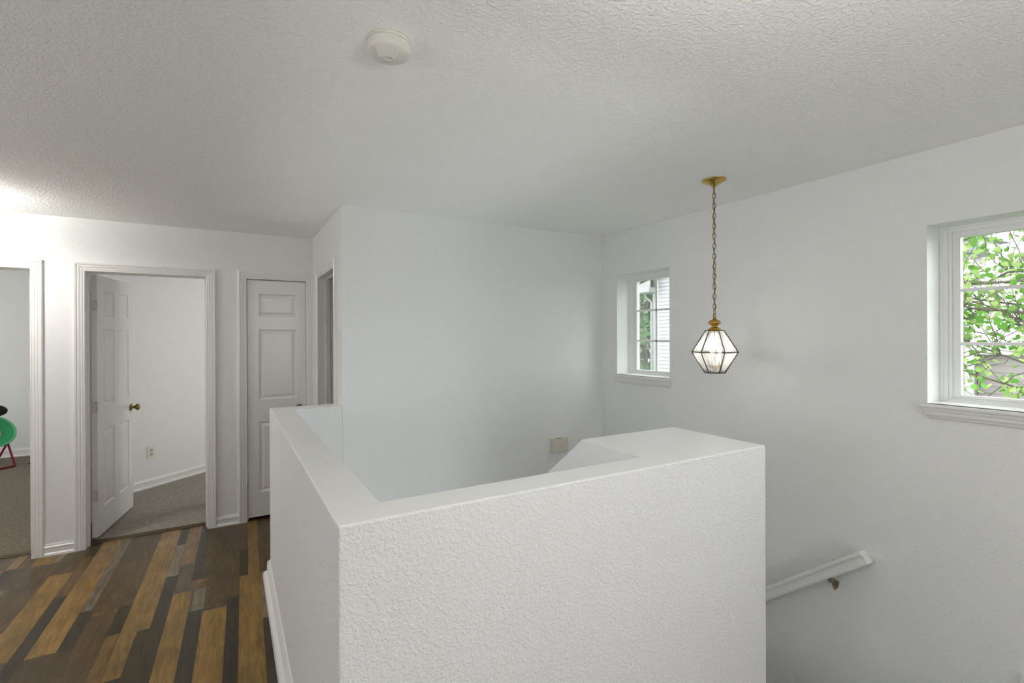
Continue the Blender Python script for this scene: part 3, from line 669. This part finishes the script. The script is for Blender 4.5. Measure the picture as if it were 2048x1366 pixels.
# ------------------------------------------------------------------ outdoors
b = MB(); b.box(3.3, 60, -30, 60, -3.2, -3.05); struct(mk('ground', b, M['grass']))
def laps(mb, X, y0, y1, z0, z1, step, d=.014, top=None):
    """clapboard courses on a wall facing -X; top(y) cuts a gable"""
    z = z0
    while z < z1 - 1e-4:
        zt = min(z+step, z1); a, c = y0, y1
        if top:
            while a < c and top(a) < zt: a += .02
            while c > a and top(c) < zt: c -= .02
            if c - a < .05: break
        mb.add([(X-d, a, z), (X-d, c, z), (X, c, zt), (X, a, zt), (X, a, z), (X, c, z)], [(0,1,2,3), (0,4,5,1)]); z = zt
t = thing('neighbour_house', (10.5, 8.5, -3.05), 'white clapboard gabled house seen through the narrow far stairwell window', 'house')
pk, sl_ = 8.45, .62
gz = lambda y: 2.86 + (10.5-abs(y-pk)-(10.5-2.2))*sl_
b = MB(); b.prism([(6.82,-3.05),(10.09,-3.05),(10.09,2.77+.63*sl_),(pk,2.77+2.27*sl_),(6.82,2.77+.64*sl_)], 'x', 10.5, 15); laps(b, 10.5, 6.82, 10.0, -3.05, 5, .103, .03, top=lambda y: 2.77+(2.27-abs(y-pk))*sl_)
mk('siding_wall', b, M['siding'], t)
b = MB(); b.box(10.478, 10.56, 9.985, 10.10, -3.05, 2.78); mk('corner_board', b, M['extwhite'], t)
b = MB()
for sg in (1, -1):
    e0, e1 = pk + sg*2.27, pk
    z0 = 2.80; z1 = 2.80 + 2.27*sl_
    b.prism([(e0, z0+.02), (e1, z1+.02), (e1, z1+.15), (e0, z0+.15)], 'x', 10.14, 16.3)
mk('roof', b, M['shingle'], t)
b = MB()
for sg in (1, -1):
    e0, e1 = pk + sg*2.27, pk; z0 = 2.80; z1 = 2.80 + 2.27*sl_
    b.prism([(e0, z0-.04), (e1, z1-.04), (e1, z1+.14), (e0, z0+.14)], 'x', 10.08, 10.135)
mk('rake_board', b, M['extwhite'], t)
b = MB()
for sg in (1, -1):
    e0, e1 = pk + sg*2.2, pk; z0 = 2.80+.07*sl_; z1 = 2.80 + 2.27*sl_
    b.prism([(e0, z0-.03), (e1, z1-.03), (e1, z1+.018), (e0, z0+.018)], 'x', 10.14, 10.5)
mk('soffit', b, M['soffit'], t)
b = MB(); b.box(10.10, 10.52, 9.86, 10.72, 2.77, 2.90); b.prism([(9.86, 2.90), (10.72, 2.90), (9.86, 3.10)], 'x', 10.12, 10.16); mk('eave_return', b, M['extwhite'], t)
b = MB(); b.box(10.16, 16.2, 10.62, 10.76, 2.80, 2.90); mk('gutter', b, M['extwhite'], t)
b = MB(); b.tube([(10.46, 10.36, 2.78), (10.46, 10.35, 2.70), (10.46, 10.30, 2.62), (10.46, 10.16, 2.55), (10.46, 10.125, 2.49), (10.46, 10.125, -3.0)], .032, 10); mk('downspout', b, M['extwhite'], t)
t = thing('neighbour_house', (12, 3.6, -3.05), 'pale pink sided house behind the leafy branches outside the right window', 'house')
b = MB(); b.box(12, 12.55, 3.64, 5.4, -3.05, 3.06); laps(b, 12, 3.64, 5.4, -3.05, 3.05, .12); mk('siding_wall', b, M['pinksiding'], t)
b = MB(); b.box(11.72, 12.8, 3.42, 5.6, 3.055, 3.28); mk('eave', b, mat('pale_grey_fascia', (.22,.23,.23), .6), t)
b = MB(); b.box(11.97, 12.05, 3.60, 3.72, -3.05, 3.05); mk('corner_board', b, M['extwhite'], t)
b = MB(); b.prism([(3.3, 3.281), (5.65, 3.281), (4.5, 4.2)], 'x', 11.7, 12.85); mk('roof', b, M['shingle'], t)
b = MB(); b.box(12.3, 16, -3, 3.6, -3.05, 1.18); laps(b, 12.3, -3, 3.63, -3.05, 1.18, .13); mk('garage_wall', b, M['pinksiding'], t)
b = MB(); b.box(12.15, 16.2, -3.1, 3.638, 1.18, 1.30); mk('garage_eave', b, M['extwhite'], t)
# ---- trees
def leaf(vs, fs, tn, c, size, up, rng):
    n = Vector((rng.gauss(0,1), rng.gauss(0,1), rng.gauss(0,1)*.6 + up)).normalized()
    a = n.cross(Vector((rng.gauss(0,1), rng.gauss(0,1), rng.gauss(0,1)))).normalized(); b_ = n.cross(a); k = len(vs)
    for (u, w, h) in ((0,-.85,0),(.55,-.45,.12),(.72,.1,.16),(.45,.62,.1),(0,.42,0),(-.45,.62,.1),(-.72,.1,.16),(-.55,-.45,.12)):
        vs.append(tuple(c + a*(u*size) + b_*(w*size) + n*(h*size)))
    fs += [(k,k+1,k+2,k+3,k+4), (k,k+4,k+5,k+6,k+7)]; v = rng.random()**1.3; tn += [v, v]
def foliage(name, vs, fs, tn, m, parent):
    b = MB(); b.add(vs, fs); o = mk(name, b, m, parent, recalc=False)
    at_ = o.data.attributes.new('tone', 'FLOAT', 'FACE')
    at_.data.foreach_set('value', tn); return o
def near_tree():
    rng = random.Random(11); base_ = Vector((5.5, .15, -3.05))
    t = thing('tree', tuple(base_), 'leafy tree with heart-shaped bright green leaves close outside the right window', 'tree')
    b = MB(); b.tube([base_, base_+Vector((.05,.05,1.6)), base_+Vector((-.02,.15,3.2)), base_+Vector((-.1,.35,4.6)), base_+Vector((-.15,.6,6.2))], [.11,.095,.075,.05,.02], 10); mk('trunk', b, M['bark'], t)
    b = MB(); vs, fs, tn = [], [], []
    def wander(p, q, r0, r1, n, j):
        pts = [p + (q-p)*(i/n) + (Vector((rng.gauss(0,j), rng.gauss(0,j), rng.gauss(0,j)+.25*j*sin(pi*i/n)*2)) if 0 < i else Vector()) for i in range(n+1)]
        b.tube(pts, [r0+(r1-r0)*i/n for i in range(n+1)], 5); return pts
    for i in range(46):
        h = rng.uniform(1.9, 6.0); st = base_ + Vector((-.05, .1+h*.09, h))
        en = Vector((rng.uniform(4.25, 6.6), rng.uniform(.6, 3.0), st.z + rng.uniform(-.1, .9)))
        limb = wander(st, en, .014, .004, 8, .045)
        for k in range(34):
            s0 = limb[rng.randint(1, 8)]; s1 = s0 + Vector((rng.gauss(0,.26), rng.gauss(0,.26), rng.gauss(.04,.24)))
            tw = wander(s0, s1, .0045, .0022, 4, .015)
            for q in tw[1:]:
                for _ in range(rng.choice((1,1,2,3))): leaf(vs, fs, tn, q + Vector((rng.gauss(0,.03), rng.gauss(0,.03), rng.gauss(-.02,.03))), rng.uniform(.020, .046), .9, rng)
    mk('branches', b, M['bark'], t); foliage('foliage', vs, fs, tn, M['leaf_near'], t)
near_tree()
def far_tree(x, y, h, r, seed, label, n=2600):
    rng = random.Random(seed); t = thing('tree', (x, y, -3.05), label, 'tree', None)
    b = MB(); b.tube([(x,y,-3.05),(x+.1,y,-3.05+h*.4),(x,y+.1,-3.05+h*.85)], [.12,.09,.04], 10)
    vs, fs, tn = [], [], []
    cl = []
    for i in range(26):
        a, ph = rng.uniform(0, 2*pi), rng.uniform(-.9, 1); q = Vector((x + r*.75*cos(a)*math.sqrt(1-ph*ph*.8), y + r*.75*sin(a)*math.sqrt(1-ph*ph*.8), -3.05 + h*.52 + ph*h*.44)); cl.append(q)
        b.tube([(x, y, -3.05+h*.35+rng.random()*h*.3), tuple(q)], [.06, .015], 6)
    for i in range(n):
        q = cl[i % len(cl)]; d_ = Vector((rng.gauss(0,1), rng.gauss(0,1), rng.gauss(0,1))).normalized()*rng.uniform(.3, 1)*r*.42
        leaf(vs, fs, tn, q + d_, rng.uniform(.09, .16), .8, rng)
    mk('trunk', b, M['bark'], t); foliage('foliage', vs, fs, tn, M['leaf_far'], t)
far_tree(14.6, 14.6, 7.6, 2.2, 3, 'green tree behind the downspout of the white house, nearer of two', 6000)
far_tree(20, 20.5, 12.5, 3.6, 5, 'taller misty green tree farther behind the white house', 5000)
